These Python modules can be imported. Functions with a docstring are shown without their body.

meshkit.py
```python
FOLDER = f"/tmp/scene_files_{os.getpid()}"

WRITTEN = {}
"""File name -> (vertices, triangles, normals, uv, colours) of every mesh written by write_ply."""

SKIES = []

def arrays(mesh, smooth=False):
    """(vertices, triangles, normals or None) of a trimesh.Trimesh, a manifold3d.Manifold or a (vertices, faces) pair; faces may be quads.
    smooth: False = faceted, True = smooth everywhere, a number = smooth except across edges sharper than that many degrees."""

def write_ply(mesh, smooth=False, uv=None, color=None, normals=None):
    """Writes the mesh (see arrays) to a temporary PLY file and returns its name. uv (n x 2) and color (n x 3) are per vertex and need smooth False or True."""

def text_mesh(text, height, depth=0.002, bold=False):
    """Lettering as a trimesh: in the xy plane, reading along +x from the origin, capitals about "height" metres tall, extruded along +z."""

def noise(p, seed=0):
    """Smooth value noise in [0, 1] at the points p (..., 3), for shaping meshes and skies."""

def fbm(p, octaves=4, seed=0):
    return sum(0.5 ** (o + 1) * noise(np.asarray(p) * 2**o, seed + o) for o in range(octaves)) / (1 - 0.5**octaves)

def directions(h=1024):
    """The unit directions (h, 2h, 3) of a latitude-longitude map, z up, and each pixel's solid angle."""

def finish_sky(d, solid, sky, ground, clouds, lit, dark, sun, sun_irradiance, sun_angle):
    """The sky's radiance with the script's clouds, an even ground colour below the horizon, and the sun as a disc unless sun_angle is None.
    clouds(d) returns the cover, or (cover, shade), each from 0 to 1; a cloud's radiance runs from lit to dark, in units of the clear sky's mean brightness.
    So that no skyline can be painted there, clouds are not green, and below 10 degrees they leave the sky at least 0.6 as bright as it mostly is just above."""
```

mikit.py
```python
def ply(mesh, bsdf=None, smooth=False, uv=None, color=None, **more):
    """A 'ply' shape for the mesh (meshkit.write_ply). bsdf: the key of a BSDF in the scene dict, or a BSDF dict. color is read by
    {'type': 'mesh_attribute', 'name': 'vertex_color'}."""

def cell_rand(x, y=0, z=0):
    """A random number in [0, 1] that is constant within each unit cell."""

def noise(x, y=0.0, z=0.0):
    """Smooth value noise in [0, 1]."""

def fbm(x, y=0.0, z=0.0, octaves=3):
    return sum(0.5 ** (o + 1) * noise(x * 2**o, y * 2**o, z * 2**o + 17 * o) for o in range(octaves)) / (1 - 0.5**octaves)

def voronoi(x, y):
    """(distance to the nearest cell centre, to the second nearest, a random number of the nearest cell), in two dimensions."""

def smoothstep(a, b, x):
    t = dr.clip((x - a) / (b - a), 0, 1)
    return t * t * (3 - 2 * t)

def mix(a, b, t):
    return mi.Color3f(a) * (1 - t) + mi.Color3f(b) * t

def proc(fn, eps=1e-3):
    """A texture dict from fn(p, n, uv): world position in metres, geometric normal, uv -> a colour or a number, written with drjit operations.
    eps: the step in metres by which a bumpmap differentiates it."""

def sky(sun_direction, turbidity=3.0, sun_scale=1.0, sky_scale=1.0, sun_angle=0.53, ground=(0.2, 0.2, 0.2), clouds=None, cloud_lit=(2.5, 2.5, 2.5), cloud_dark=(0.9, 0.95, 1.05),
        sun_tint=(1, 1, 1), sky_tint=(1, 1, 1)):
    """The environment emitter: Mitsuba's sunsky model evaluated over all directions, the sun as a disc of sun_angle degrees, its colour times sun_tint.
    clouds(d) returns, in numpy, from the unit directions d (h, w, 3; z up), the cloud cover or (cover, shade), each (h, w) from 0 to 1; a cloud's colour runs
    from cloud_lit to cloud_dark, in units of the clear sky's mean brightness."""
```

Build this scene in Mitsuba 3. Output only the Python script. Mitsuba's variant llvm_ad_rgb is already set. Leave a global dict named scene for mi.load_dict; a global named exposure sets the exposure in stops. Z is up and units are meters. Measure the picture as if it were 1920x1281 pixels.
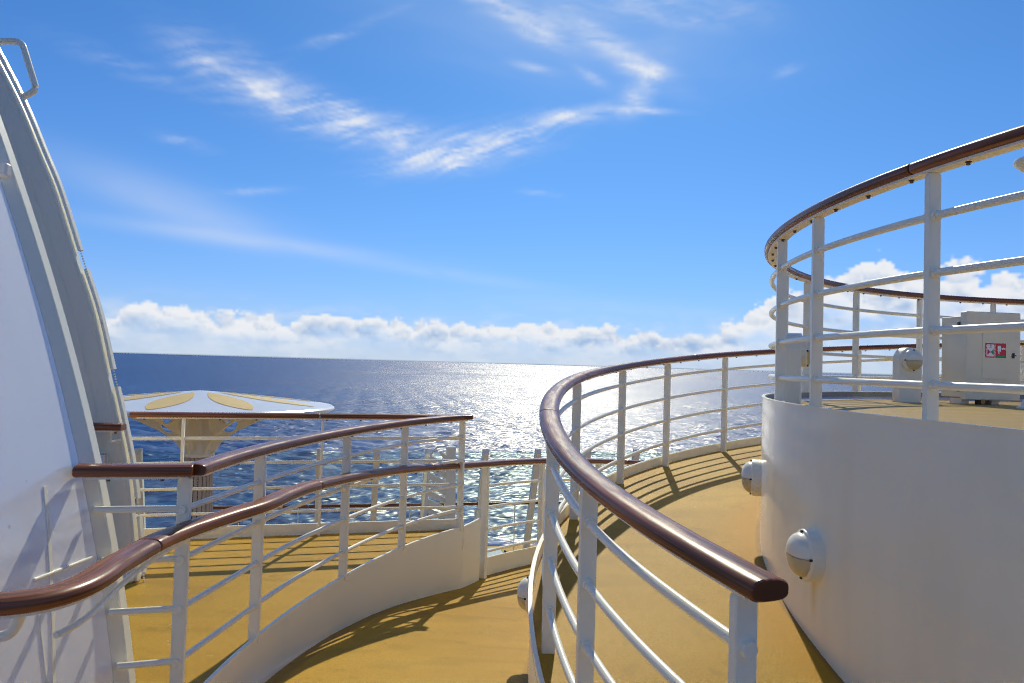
import math
import numpy as np, trimesh, drjit as dr, mitsuba as mi
import mikit, meshkit
from mikit import noise, fbm, smoothstep, mix
from shapely.geometry import Polygon, Point, box as sbox
from shapely import affinity
from scipy.interpolate import PchipInterpolator, CubicSpline

scene, labels = {}, {}
T = mi.ScalarTransform4f

# ------------------------------------------------------------------ camera, sky, exposure
PITCH, ROLL, FOC = math.radians(1.7293), math.radians(1.6322), 1400.0
FW = np.array([0, math.cos(PITCH), math.sin(PITCH)])
UP0 = np.array([0, -math.sin(PITCH), math.cos(PITCH)])
UP = -math.sin(ROLL) * np.array([1.0, 0, 0]) + math.cos(ROLL) * UP0
scene['camera'] = dict(type='perspective', fov=2 * math.degrees(math.atan(960 / FOC)), fov_axis='x', near_clip=0.05, far_clip=200000.0,
                       to_world=T().look_at(origin=[0, 0, 0], target=FW.tolist(), up=UP.tolist()))
exposure = 1.4
SUN = (0.135, 1.06, 0.95)


def cumulus(az, el):
    """(cover, shade, scraps) of the bank along the horizon, all the way round: puffs that bulge upwards, hazy feet"""
    F3 = lambda x, y, o, s: meshkit.fbm(np.stack([x, y, np.zeros_like(az)], -1), o, s)
    kx = [-180, -120, -80, -45, -32, -29, -26, -21, -17, -12, -8, -5, -1, 1.5, 4, 7, 10, 12.5, 14.5, 16.5, 18.5, 20.5, 22.5, 24.5, 27, 28.5, 30.5, 32.5, 34.5, 38, 50, 70, 110, 180]
    ky = [3.5, 4.5, 3.2, 3.0, 2.0, 2.5, 3.0, 2.8, 2.9, 3.0, 2.8, 2.5, 2.5, 3.0, 2.9, 2.6, 2.3, 1.9, 2.1, 3.4, 4.6, 5.4, 5.6, 6.6, 6.3, 6.0, 6.9, 6.4, 5.6, 5.2, 4.0, 5.0, 3.4, 3.5]
    top = np.interp(az, kx, ky)
    wx, wy = (F3(az * 1.1, el * 1.4, 3, 3) - .5) * 1.1, (F3(az * 1.1 + 40, el * 1.4, 3, 4) - .5) * .7

    def puffs(ox, oy):
        """height of the heap of round puffs: three sizes of cells, each a dome"""
        h = np.zeros_like(az)
        for sc, amp, seed in ((.42, .95, 1), (.95, .46, 2), (2.1, .21, 3), (4.6, .09, 4)):
            x, y = (az + wx + ox) * sc, (el + wy + oy) * sc * 1.15
            ix, iy = np.floor(x), np.floor(y)
            best = np.full_like(az, 9.0)
            for a in (-1, 0, 1):
                for b in (-1, 0, 1):
                    cx, cy = ix + a, iy + b
                    jx = np.modf(np.abs(np.sin(cx * 127.1 + cy * 311.7 + seed * 17.3) * 43758.5453))[0]
                    jy = np.modf(np.abs(np.sin(cx * 269.5 + cy * 183.3 + seed * 29.1) * 43758.5453))[0]
                    best = np.minimum(best, (cx + jx - x) ** 2 + (cy + jy - y) ** 2)
            h += amp * (1 - np.clip(best, 0, 1.2))
        return h

    h0 = puffs(0, 0)
    lit = h0 - puffs(.10, .30)                                  # brighter where the heap faces up and right, towards the sun
    amp = np.clip(top * .42, .45, 2.2)
    edge = top + (h0 - 1.10) * amp * 1.25 + (F3(az * .23, el * .1, 2, 71) - .5) * amp * 1.1 - el
    soft = .22 + .5 * np.clip(F3(az * .5, el * .8, 3, 41) - .45, 0, 1)
    cum = np.clip(edge / soft, 0, 1)
    cum = cum * cum * (3 - 2 * cum)
    body = np.clip(edge / np.maximum(top, 1.0), 0, 1)
    gaps = np.clip((F3(az * .35, el * 1.1, 4, 21) - .40) * 3.2, 0, 1)
    thin = .22 + .78 * gaps
    cum *= 1 - (1 - thin) * np.clip((body - .30) / .35, 0, 1)
    cum *= np.clip((el - .15) / (.45 * top + .5), .30, 1)
    belly = np.clip((F3(az * .33 + 9, el * .9, 3, 31) - .36) * 3.0, 0, 1) * np.clip((body - .10) / .3, 0, 1)
    shade = np.clip(.02 - 1.7 * lit + .75 * belly, 0, 1)
    # scraps of low cloud in the gap
    scr = np.clip((F3(az * .5 + 3, el * 1.6, 5, 51) - .50) * 3.4, 0, 1) * np.exp(-((el - 1.8) / 1.6) ** 2) * .75
    return cum, shade, scr


def sky_clouds(d):
    az = np.degrees(np.arctan2(d[..., 0], d[..., 1]))
    el = np.degrees(np.arcsin(np.clip(d[..., 2], -1, 1)))
    F3 = lambda x, y, o, s: meshkit.fbm(np.stack([x, y, np.zeros_like(az)], -1), o, s)
    cum, shade, scr = (np.zeros_like(az) for _ in range(3))
    low = el[:, 0] < 11.5 if el.shape[0] == 512 else np.ones(len(el), bool)
    cum[low], shade[low], scr[low] = cumulus(az[low], el[low])
    # ---- cirrus: long fibres under broad patches
    def fibres(ang, sx, sy, seed, warp):
        c, s = math.cos(math.radians(ang)), math.sin(math.radians(ang))
        u, v = c * az + s * el, -s * az + c * el
        w = (F3(az * .22, el * .3, 3, seed + 50) - .5) * warp
        return F3(u * sx, (v + w) * sy, 5, seed)

    def blob(a, e, ra, re, rot=0.0):
        c, s = math.cos(math.radians(rot)), math.sin(math.radians(rot))
        x, y = az - a, el - e
        return np.exp(-(((c * x + s * y) / ra) ** 2 + ((-s * x + c * y) / re) ** 2))

    thr = lambda s, lo, hi: np.clip((s - lo) / (hi - lo), 0, 1)
    f1 = .5 * fibres(11, .22, 2.2, 61, 1.6) + .5 * fibres(14, .42, 3.9, 62, 1.5)
    f2 = .5 * fibres(15, .25, 2.4, 63, 1.6) + .5 * fibres(17, .42, 4.2, 64, 1.5)
    f3 = .5 * fibres(-14, .22, 2.0, 65, 1.8) + .5 * fibres(-8, .40, 3.8, 66, 1.6)
    soft1 = fibres(-6, .12, .7, 67, 2.0)
    m1 = .8 * blob(-21.0, 19.4, 3.8, 1.5, -20) + .85 * blob(-15, 17.7, 5.0, 1.3, -15) + .95 * blob(-9.8, 16.9, 3.6, 1.1, -10)
    m2 = 1.0 * blob(-3.6, 16.2, 5.0, 1.3, 10) + .9 * blob(-7.0, 15.1, 3.2, .8, 12) + .85 * blob(4.2, 18.5, 2.4, .6, 8)
    m3 = .9 * blob(-1.0, 25.6, 4.5, .9, -26) + .95 * blob(7.4, 23.0, 4.2, .8, -30) + .55 * blob(11, 25.6, 6, .9, -6) + .6 * blob(9.4, 20.4, 2.0, .9, 50) + .8 * blob(1.0, 21.9, 1.5, .26, -10) + .8 * blob(5.3, 21.4, 1.2, .32, -25) + .8 * blob(9.0, 18.9, 2.2, .22, -3)
    m4 = .45 * blob(-24, 14.6, 1.6, .35, -8) + .45 * blob(-19.5, 11.9, 2.0, .28, 8) + .5 * blob(1.8, 13.0, 1.3, .2, -4) + .45 * blob(20, 21, .9, .3, 15) + .35 * blob(-14, 23, 4, .35, 25) + .30 * blob(-28, 18.8, 4, .6, -10) + .4 * blob(24.5, 26.2, 3, .4, 0) + .4 * blob(7.5, 3.6, 1.2, .16, 0)
    cir = m1 * (.24 + .90 * thr(f1, .36, .74)) + m2 * (.24 + 1.05 * thr(f2, .36, .72)) + m3 * (.30 + .95 * thr(f3, .36, .74)) + m4 * (.15 + .8 * thr(f1, .38, .66))
    patch = np.clip((F3(az * .42 + el * .2, el * .75 + 5, 4, 91) - .26) * 2.4, .50, 1.15)
    cir = cir * patch
    veil = .22 * blob(-25, 10.4, 7.5, 1.4, -14) + .22 * blob(-19, 8.3, 10, .55, -3) + .15 * blob(-6, 6.8, 8, .5, -6) + .10 * blob(6, 4.6, 9, .6, -3) + .16 * blob(3, 24.5, 13, 3.5, -8)
    cir += veil * (.4 + 1.1 * soft1)
    outside = np.clip((np.abs(az) - 38) / 12, 0, 1) + np.clip((el - 29) / 10, 0, 1)
    cir += np.clip(outside, 0, 1) * .8 * thr(f1, .50, .75) * thr(F3(az * .03, el * .06, 3, 77), .42, .7)
    cir = np.clip(cir, 0, .88) * np.clip((el - 2) / 4, 0, 1)
    hz = 1 - (1 - .78 * np.exp(-(np.maximum(el, 0) / 3.0) ** 1.4)) * (1 - .16 * np.exp(-(el / 11) ** 2))
    cover = 1 - (1 - cum) * (1 - scr) * (1 - cir) * (1 - hz)
    num = cum * shade * 1.0 + (1 - cum) * (hz * .36 + scr * .25 + cir * .05)
    den = cum + (1 - cum) * (hz + scr + cir) + 1e-6
    return cover, np.clip(num / den, 0, 1)


scene['sky'] = mikit.sky(SUN, turbidity=2.3, sun_scale=1.05, sun_tint=(.89, 1.0, 1.04), clouds=sky_clouds, cloud_lit=(3.7, 3.8, 3.95), cloud_dark=(1.55, 2.2, 3.25),
                         sky_tint=(0.45, 0.90, 1.46), ground=(0.05, 0.09, 0.14))


# ------------------------------------------------------------------ materials
def mat(key, **k):
    scene[key] = {'type': 'twosided', 'bsdf': k}


def prin(color, rough=.5, **k):
    c = color if isinstance(color, dict) else {'type': 'rgb', 'value': list(color)}
    r = rough if isinstance(rough, (dict, float)) else float(rough)
    return dict(type='principled', base_color=c, roughness=r, **k)


def white_fn(p, n, uv):
    a = fbm(p.x * 1.3, p.y * 1.3, p.z * .7, 3)
    s = noise(p.x * 9, p.y * 9, p.z * .8)
    return mix((.765, .735, .590), (.805, .775, .630), a) * (1 - .03 * smoothstep(.62, .95, s))


def deck_fn(p, n, uv):
    a = fbm(p.x * .7, p.y * 1.6, p.z, 4)
    b = noise(p.x * 3.0, p.y * 9.0, 3.0)
    g = noise(p.x * 160, p.y * 160, 1.0)
    w = smoothstep(.55, .8, fbm(p.x * 1.4 + 9, p.y * 2.6, 5.0, 4))
    c = mix((.42, .250, .020), (.50, .315, .034), smoothstep(.25, .75, a))
    c = mix(c, mi.Color3f(.54, .365, .065), w * .28)
    c = c * (1 - .10 * smoothstep(.6, .9, b)) * (.90 + .2 * g)
    scuff = smoothstep(.72, .84, noise(p.x * 2.3 + p.y * 9, p.y * 2.3 - p.x * 7, 12.0)) * smoothstep(.5, .7, noise(p.x * 30, p.y * 30, 13.0))
    c = c * (1 - .10 * scuff)
    speck = smoothstep(.93, .97, noise(p.x * 38, p.y * 38, 14.0)) * smoothstep(.45, .7, noise(p.x * 1.1, p.y * 1.1, 15.0))
    c = mix(c, mi.Color3f(.66, .58, .40), speck * .55)
    R = dr.sqrt(dr.square(p.x - 6.08) + dr.square(p.y - 3.86))
    wob = .10 * noise(p.x * 3.1, p.y * 3.1, 4.0)
    c = mix(c, mi.Color3f(.50, .255, .012), .65 * (1 - smoothstep(.02, .30, dr.abs(R - 4.53) - wob)))
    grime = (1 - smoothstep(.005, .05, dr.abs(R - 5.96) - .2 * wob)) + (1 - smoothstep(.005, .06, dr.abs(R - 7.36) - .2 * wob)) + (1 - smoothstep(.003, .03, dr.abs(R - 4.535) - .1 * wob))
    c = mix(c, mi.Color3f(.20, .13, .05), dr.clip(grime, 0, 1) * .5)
    spot = smoothstep(.90, .97, noise(p.x * 7 + 3, p.y * 7, 8.0))
    return mix(c, mi.Color3f(.30, .19, .06), spot * .2) * mi.Color3f(.90, .835, .76)


def updeck_fn(p, n, uv):
    u = p.x * .95 - p.y * .3
    a = fbm(p.x * .6, p.y * 5.0, 2.0, 4)
    st = noise(.5 * u, p.y * 14.0, 1.0)
    return mix((.36, .23, .058), (.43, .285, .088), a) * (.93 + .12 * st)


def wood_fn(p, n, uv):
    g = fbm(uv.x * 2.2, uv.y * 130.0, 0.0, 4)
    g2 = noise(uv.x * 6.0, uv.y * 420.0, 4.0)
    b = fbm(uv.x * 1.6, uv.y * 12.0, 9.0, 3)
    c = mix((.085, .028, .011), (.29, .100, .037), smoothstep(.28, .72, .6 * g + .4 * b))
    return c * (.80 + .35 * g2)


def wood_rough(p, n, uv):
    return .20 + .20 * fbm(uv.x * 9.0, uv.y * 60.0, 2.0, 3)


def gloss_fn(p, n, uv):
    c = white_fn(p, n, uv)
    dy = (p.z + 1.05) / .16
    run = dr.exp(-dr.square((p.y - 3.80 + .02 * noise(p.z * 9, 2.0, 0.0)) / .035)) * dr.exp(-dr.square(dy)) * smoothstep(-.99, -1.04, p.z) * dr.select(p.x < 2.0, 1.0, 0.0)
    c = mix(c, mi.Color3f(.60, .43, .16), run * .6)
    foot = smoothstep(.5, .85, fbm(p.x * 6, p.y * 6, p.z * 1.2, 4)) * .05
    return c * (1 - foot)


def ripple(p, n, uv):
    return noise(p.x * 2.6, p.y * 2.6, p.z * 1.7) + .35 * noise(p.x * 7, p.y * 7, p.z * 5 + 3)


mat('roof_paint', **prin(mikit.proc(lambda p, n, uv: mix((.55, .57, .56), (.60, .62, .61), fbm(p.x, p.y, 1.0, 3))), .3, specular=.5))
mat('white_paint', **prin(mikit.proc(white_fn), .28, specular=.5, clearcoat=.25, clearcoat_gloss=.85))
scene['gloss_paint'] = {'type': 'twosided', 'bsdf': {'type': 'bumpmap', 'arbitrary': mikit.proc(ripple, eps=.01), 'scale': .0035,
                                                     'bsdf': prin(mikit.proc(gloss_fn), .16, specular=.55, clearcoat=.9, clearcoat_gloss=.95)}}
mat('cream_paint', **prin((.82, .76, .63), .4, specular=.4))
mat('ivory_paint', **prin(mikit.proc(lambda p, n, uv: white_fn(p, n, uv) * mi.Color3f(1.0, .945, .87)), .32, specular=.45))
mat('grey_paint', **prin((.46, .45, .47), .4, specular=.4))
mat('shade_grey_paint', **prin((.17, .185, .20), .4, specular=.4))  # shade inside the round deck rim, put into the colour
mat('fin_paint', **prin(mikit.proc(lambda p, n, uv: mix((.74, .67, .52), (.80, .73, .58), fbm(p.x * 2, p.y, p.z * .5, 3))), .35, specular=.45))
scene['deck_paint'] = {'type': 'twosided', 'bsdf': {'type': 'bumpmap', 'arbitrary': mikit.proc(lambda p, n, uv: noise(p.x * 260, p.y * 260, 0.0) * .7 + noise(p.x * 90, p.y * 90, 3.0), eps=1.5e-3), 'scale': .0011,
                                                     'bsdf': prin(mikit.proc(deck_fn), .55, specular=.11)}}
scene['updeck_paint'] = {'type': 'twosided', 'bsdf': prin(mikit.proc(updeck_fn), .5, specular=.15)}
mat('mahogany', **prin(mikit.proc(wood_fn), mikit.proc(wood_rough), specular=.34, clearcoat=.15, clearcoat_gloss=.9))
mat('end_grain', **prin(mikit.proc(lambda p, n, uv: mix((.035, .010, .007), (.07, .02, .012), noise(p.x * 220, p.y * 220, p.z * 220))), .35, specular=.4))
mat('bolt_metal', **prin((.10, .09, .075), .45, metallic=.5))
mat('steel', type='roughconductor', material='Cr', alpha=.2)
mat('black_plastic', **prin((.015, .015, .015), .4))
mat('lens_plastic', **prin((.56, .49, .30), .25, specular=.5, clearcoat=.4))
mat('red_print', **prin((.62, .03, .04), .4))
mat('green_print', **prin((.03, .26, .12), .4))
mat('white_print', **prin((.82, .82, .80), .4))
mat('petal_print', **prin(mikit.proc(lambda p, n, uv: mix((.62, .42, .10), (.68, .48, .14), fbm(p.x * 3, p.y * 3, 0.0, 3))), .45))
mat('teak', **prin(mikit.proc(lambda p, n, uv: mix((.36, .29, .22), (.58, .48, .39), fbm(p.x * 14, p.y * 14, p.z * 1.2, 3))), .7))
mat('navy_cloth', **prin((.02, .025, .10), .8))
mat('rust', **prin((.55, .36, .14), .7))
scene['tinted_glass'] = {'type': 'thindielectric', 'specular_transmittance': {'type': 'rgb', 'value': [.74, .90, .88]}}


def sea_h(p, n, uv):
    x, y = p.x, p.y
    wx, wy = x * .95 + y * .31, -x * .31 + y * .95
    gust = .30 + .50 * noise(x * .075, y * .014, 19.0) + .60 * noise(x * .021, y * .006, 21.0) + .55 * noise(x * .006, y * .0019, 23.0)
    h = noise(wx * .075, wy * .055, 2.0) * .85 + noise(wx * .20, wy * .42, 3.0) * .40 + noise(wx * .55, wy * 1.1, 5.0) * .26
    h += noise(wx * 1.15 + wy * .1, wy * 1.9, 7.0) * .075
    return h * gust


scene['sea_water'] = {'type': 'twosided', 'bsdf': {'type': 'bumpmap', 'arbitrary': mikit.proc(sea_h, eps=.02), 'scale': 1.0,
                                                    'bsdf': prin((.0, .046, .165), .37, specular=.50)}}


# ------------------------------------------------------------------ helpers
def key_for(name):
    k, i = name, 0
    while k in scene or k in labels or any(s.startswith(k + '__') for s in scene):
        i += 1
        k = f'{name}_{i:03d}'
    return k


def part_key(parent, name):
    base = f'{parent}__{name}'
    k, i = base, 0
    while k in scene:
        i += 1
        k = f'{base}_{i:03d}'
    return k


def thing(name, label, cat, group=None):
    k = key_for(name)
    labels[k] = {'label': label, 'category': cat}
    if group:
        labels[k]['group'] = group
    return k


def part(parent, name, mesh, bsdf, smooth=False, uv=None, label=None, stuff=False):
    k = part_key(parent, name)
    scene[k] = mikit.ply(mesh, bsdf, smooth=smooth, uv=uv)
    if label or stuff:
        labels[k] = {}
        if label:
            labels[k]['label'] = label
        if stuff:
            labels[k]['kind'] = 'stuff'
    return k


def struct(name, mesh, bsdf, label, cat, smooth=False, uv=None):
    scene[name] = mikit.ply(mesh, bsdf, smooth=smooth, uv=uv)
    labels[name] = {'label': label, 'category': cat, 'kind': 'structure'}


def cat_mesh(ms):
    return trimesh.util.concatenate([m if isinstance(m, trimesh.Trimesh) else trimesh.Trimesh(m[0], m[1], process=False) for m in ms])


def frames(P):
    P = np.asarray(P, float)
    t = np.gradient(P, axis=0)
    t /= np.linalg.norm(t, axis=1, keepdims=True)
    r = np.cross(t, [0, 0, 1.0])
    ln = np.linalg.norm(r, axis=1, keepdims=True)
    r = np.where(ln > 1e-4, r / np.maximum(ln, 1e-9), [1.0, 0, 0])
    return P, t, r, np.cross(r, t)


def resample(P, step):
    P = np.asarray(P, float)
    s = np.r_[0, np.cumsum(np.linalg.norm(np.diff(P, axis=0), axis=1))]
    n = max(2, int(round(s[-1] / step)) + 1)
    q = np.linspace(0, s[-1], n)
    return np.stack([np.interp(q, s, P[:, k]) for k in range(3)], 1)


def sweep(P, sec, caps=True, u0=0.0):
    """section sec (n,2) (right, up) swept along P: (vertices, faces, uv)"""
    P, t, r, up = frames(P)
    sec = np.asarray(sec, float)
    n, m = len(P), len(sec)
    V = P[:, None] + sec[None, :, :1] * r[:, None] + sec[None, :, 1:] * up[:, None]
    s = np.r_[0, np.cumsum(np.linalg.norm(np.diff(P, axis=0), axis=1))] + u0
    per = np.r_[0, np.cumsum(np.linalg.norm(np.diff(sec, axis=0), axis=1))]
    uv = np.stack(np.broadcast_arrays(s[:, None], per[None]), -1).reshape(-1, 2)
    i, j = np.meshgrid(np.arange(n - 1), np.arange(m), indexing='ij')
    a, b, c, d = i * m + j, i * m + (j + 1) % m, (i + 1) * m + (j + 1) % m, (i + 1) * m + j
    F = np.vstack([np.stack([a, b, c], -1).reshape(-1, 3), np.stack([a, c, d], -1).reshape(-1, 3)])
    V = V.reshape(-1, 3)
    if caps:
        k = len(V)
        V = np.vstack([V, V[:m], V[k - m:k]])
        uv = np.vstack([uv, np.c_[uv[:m, 0], .2 + .004 * uv[:m, 1]], np.c_[uv[k - m:k, 0], .2 + .004 * uv[k - m:k, 1]]])
        f = np.arange(1, m - 1)
        F = np.vstack([F, np.stack([k + f * 0, k + f + 1, k + f], -1), np.stack([k + m + f * 0, k + m + f, k + m + f + 1], -1)])
    return V, F, uv


def tube(P, r, n=12, caps=True):
    a = np.arange(n) * 2 * np.pi / n
    V, F, uv = sweep(P, np.stack([np.cos(a), np.sin(a)], 1) * r, caps)
    return trimesh.Trimesh(V, F, process=False)


def fillet(P, rad, n=6):
    """polyline with rounded corners"""
    P = [np.asarray(p, float) for p in P]
    out = [P[0]]
    for a, b, c in zip(P, P[1:], P[2:]):
        u, v = a - b, c - b
        lu, lv = np.linalg.norm(u), np.linalg.norm(v)
        k = min(rad, .45 * lu, .45 * lv)
        p0, p1 = b + u / lu * k, b + v / lv * k
        for s in np.linspace(0, 1, n):
            out.append((1 - s) ** 2 * p0 + 2 * s * (1 - s) * b + s * s * p1)
    out.append(P[-1])
    return np.array(out)


def hull(pts):
    return trimesh.Trimesh(np.asarray(pts, float)).convex_hull if False else trimesh.convex.convex_hull(np.asarray(pts, float))


def bevel_box(sx, sy, sz, b=.004):
    """box centred at origin, chamfered"""
    pts = []
    for x in (-1, 1):
        for y in (-1, 1):
            for z in (-1, 1):
                h = np.array([x * sx / 2, y * sy / 2, z * sz / 2])
                for k in range(3):
                    q = h - np.array([x, y, z]) * b
                    q[k] = h[k]
                    pts.append(q)
    return hull(pts)


def place(m, x, y, z, rotz=0.0):
    m = m.copy()
    M = trimesh.transformations.rotation_matrix(rotz, [0, 0, 1])
    M[:3, 3] = [x, y, z]
    m.apply_transform(M)
    return m


def post_mesh(w, th, h, rad=.018, b=.003):
    """upright flat bar, rounded shoulders, base at z=0; w along x, th along y"""
    prof = []
    for sgn in (1, -1):
        for a in np.linspace(0, 90, 5):
            c, s = math.cos(math.radians(a)), math.sin(math.radians(a))
            prof.append((sgn * (w / 2 - rad + rad * c), h - rad + rad * s))
        prof.append((sgn * w / 2, 0))
    prof = np.array(prof)
    pts = []
    for sy in (-1, 1):
        pts += [(x, sy * (th / 2 - b), z) for x, z in prof]
        pts += [(x * (1 - 2 * b / w), sy * th / 2, z - b * (z > 0)) for x, z in prof]
    return hull(pts)


def rail_section(w=.110, h=.055, n=28):
    a = np.linspace(0, 2 * np.pi, n, endpoint=False) - np.pi / 2
    c, s = np.cos(a), np.sin(a)
    x = w / 2 * np.sign(c) * np.abs(c) ** .72
    k = np.where(s > 0, .95, .45)
    z = h / 2 * np.sign(s) * np.abs(s) ** k
    return np.stack([x, z - h / 2], 1)


def handrail(parent, P, cuts, w=.110, h=.055, plate=True, bolt_step=.42, bolts_single=False, plate_mat='cream_paint', step=.05):
    """wooden rail whose top runs along P, cut into lengths at the given arc fractions; flat bar and bolts below"""
    P = resample(P, step)
    L = np.r_[0, np.cumsum(np.linalg.norm(np.diff(P, axis=0), axis=1))]
    cuts = [0.0, *[c * L[-1] for c in cuts], L[-1]]
    at = lambda s: np.stack([np.interp(s, L, P[:, k]) for k in range(3)], -1)
    sec = rail_section(w, h)
    mid = np.array([0, -h / 2])
    for i, (a, b) in enumerate(zip(cuts, cuts[1:])):
        g0, g1 = (0 if i == 0 else .0035), (0 if i == len(cuts) - 2 else .0035)
        s = np.linspace(a + g0, b - g1, max(3, int((b - a) / step)))
        s = np.r_[s[0], s[0] + .005, s[1:-1], s[-1] - .005, s[-1]]
        Q = at(s)
        V, F, uv = sweep(Q, sec, True, u0=a + 3.1 * i)
        m = len(sec)
        _, t, r, up = frames(Q)
        for ring, q in ((0, 0), (len(Q) - 1, len(Q) - 1)):
            small = mid + (sec - mid) * np.array([1 - .07, 1 - .14])
            V[ring * m:(ring + 1) * m] = Q[q] + small[:, :1] * r[q] + small[:, 1:] * up[q]
        k = len(Q) * m
        V[k:k + m], V[k + m:k + 2 * m] = V[:m], V[k - m:k]
        part(parent, 'handrail', (V, F), 'mahogany', smooth=True, uv=uv)
    if plate:
        V, F, uv = sweep(P[1:-1] if len(P) > 4 else P, [(-.03, -h - .009), (.03, -h - .009), (.03, -h + .001), (-.03, -h + .001)])
        part(parent, 'mounting_bar', (V, F), plate_mat)
        bolts = []
        for s in np.arange(.13, L[-1] - .05, bolt_step):
            p = at(np.array([s]))[0]
            c = trimesh.creation.cylinder(radius=.0085, height=.012, sections=6)
            wsh = trimesh.creation.cylinder(radius=.012, height=.003, sections=10)
            wsh.apply_translation([0, 0, .006])
            c = trimesh.util.concatenate([c, wsh])
            c.apply_translation([p[0], p[1], p[2] - h - .0155])
            bolts.append(c)
        if bolts:
            if bolts_single:
                for c in bolts:
                    part(parent, 'bolt', c, 'bolt_metal')
            else:
                part(parent, 'bolts', cat_mesh(bolts), 'bolt_metal', stuff=True)


def strip(A, B):
    A, B = np.asarray(A, float), np.asarray(B, float)
    n = len(A)
    V = np.vstack([A, B])
    i = np.arange(n - 1)
    return V, np.vstack([np.stack([i, i + 1, i + n + 1], 1), np.stack([i, i + n + 1, i + n], 1)])


def wall_plate(P, z0, z1, th, side=1):
    """plate of thickness th standing along plan curve P (n,2); z0,z1 arrays"""
    P = np.asarray(P, float)
    t = np.gradient(P, axis=0)
    t /= np.linalg.norm(t, axis=1, keepdims=True)
    nrm = np.stack([t[:, 1], -t[:, 0]], 1) * side
    Q = P + nrm * th
    n = len(P)
    z0, z1 = np.broadcast_to(z0, n), np.broadcast_to(z1, n)
    loop = [np.c_[P, z0], np.c_[P, z1], np.c_[Q, z1], np.c_[Q, z0]]
    ms = [strip(loop[k], loop[(k + 1) % 4]) for k in range(4)]
    for e in (0, n - 1):
        ms.append((np.array([l[e] for l in loop]), np.array([[0, 1, 2], [0, 2, 3]])))
    return cat_mesh(ms)


# ------------------------------------------------------------------ plan of the ship
C = np.array([6.08, 3.86])


def ring(R, phi):
    a = np.radians(phi)
    return np.stack([C[0] - R * np.cos(a), C[1] + R * np.sin(a)], -1)


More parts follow.
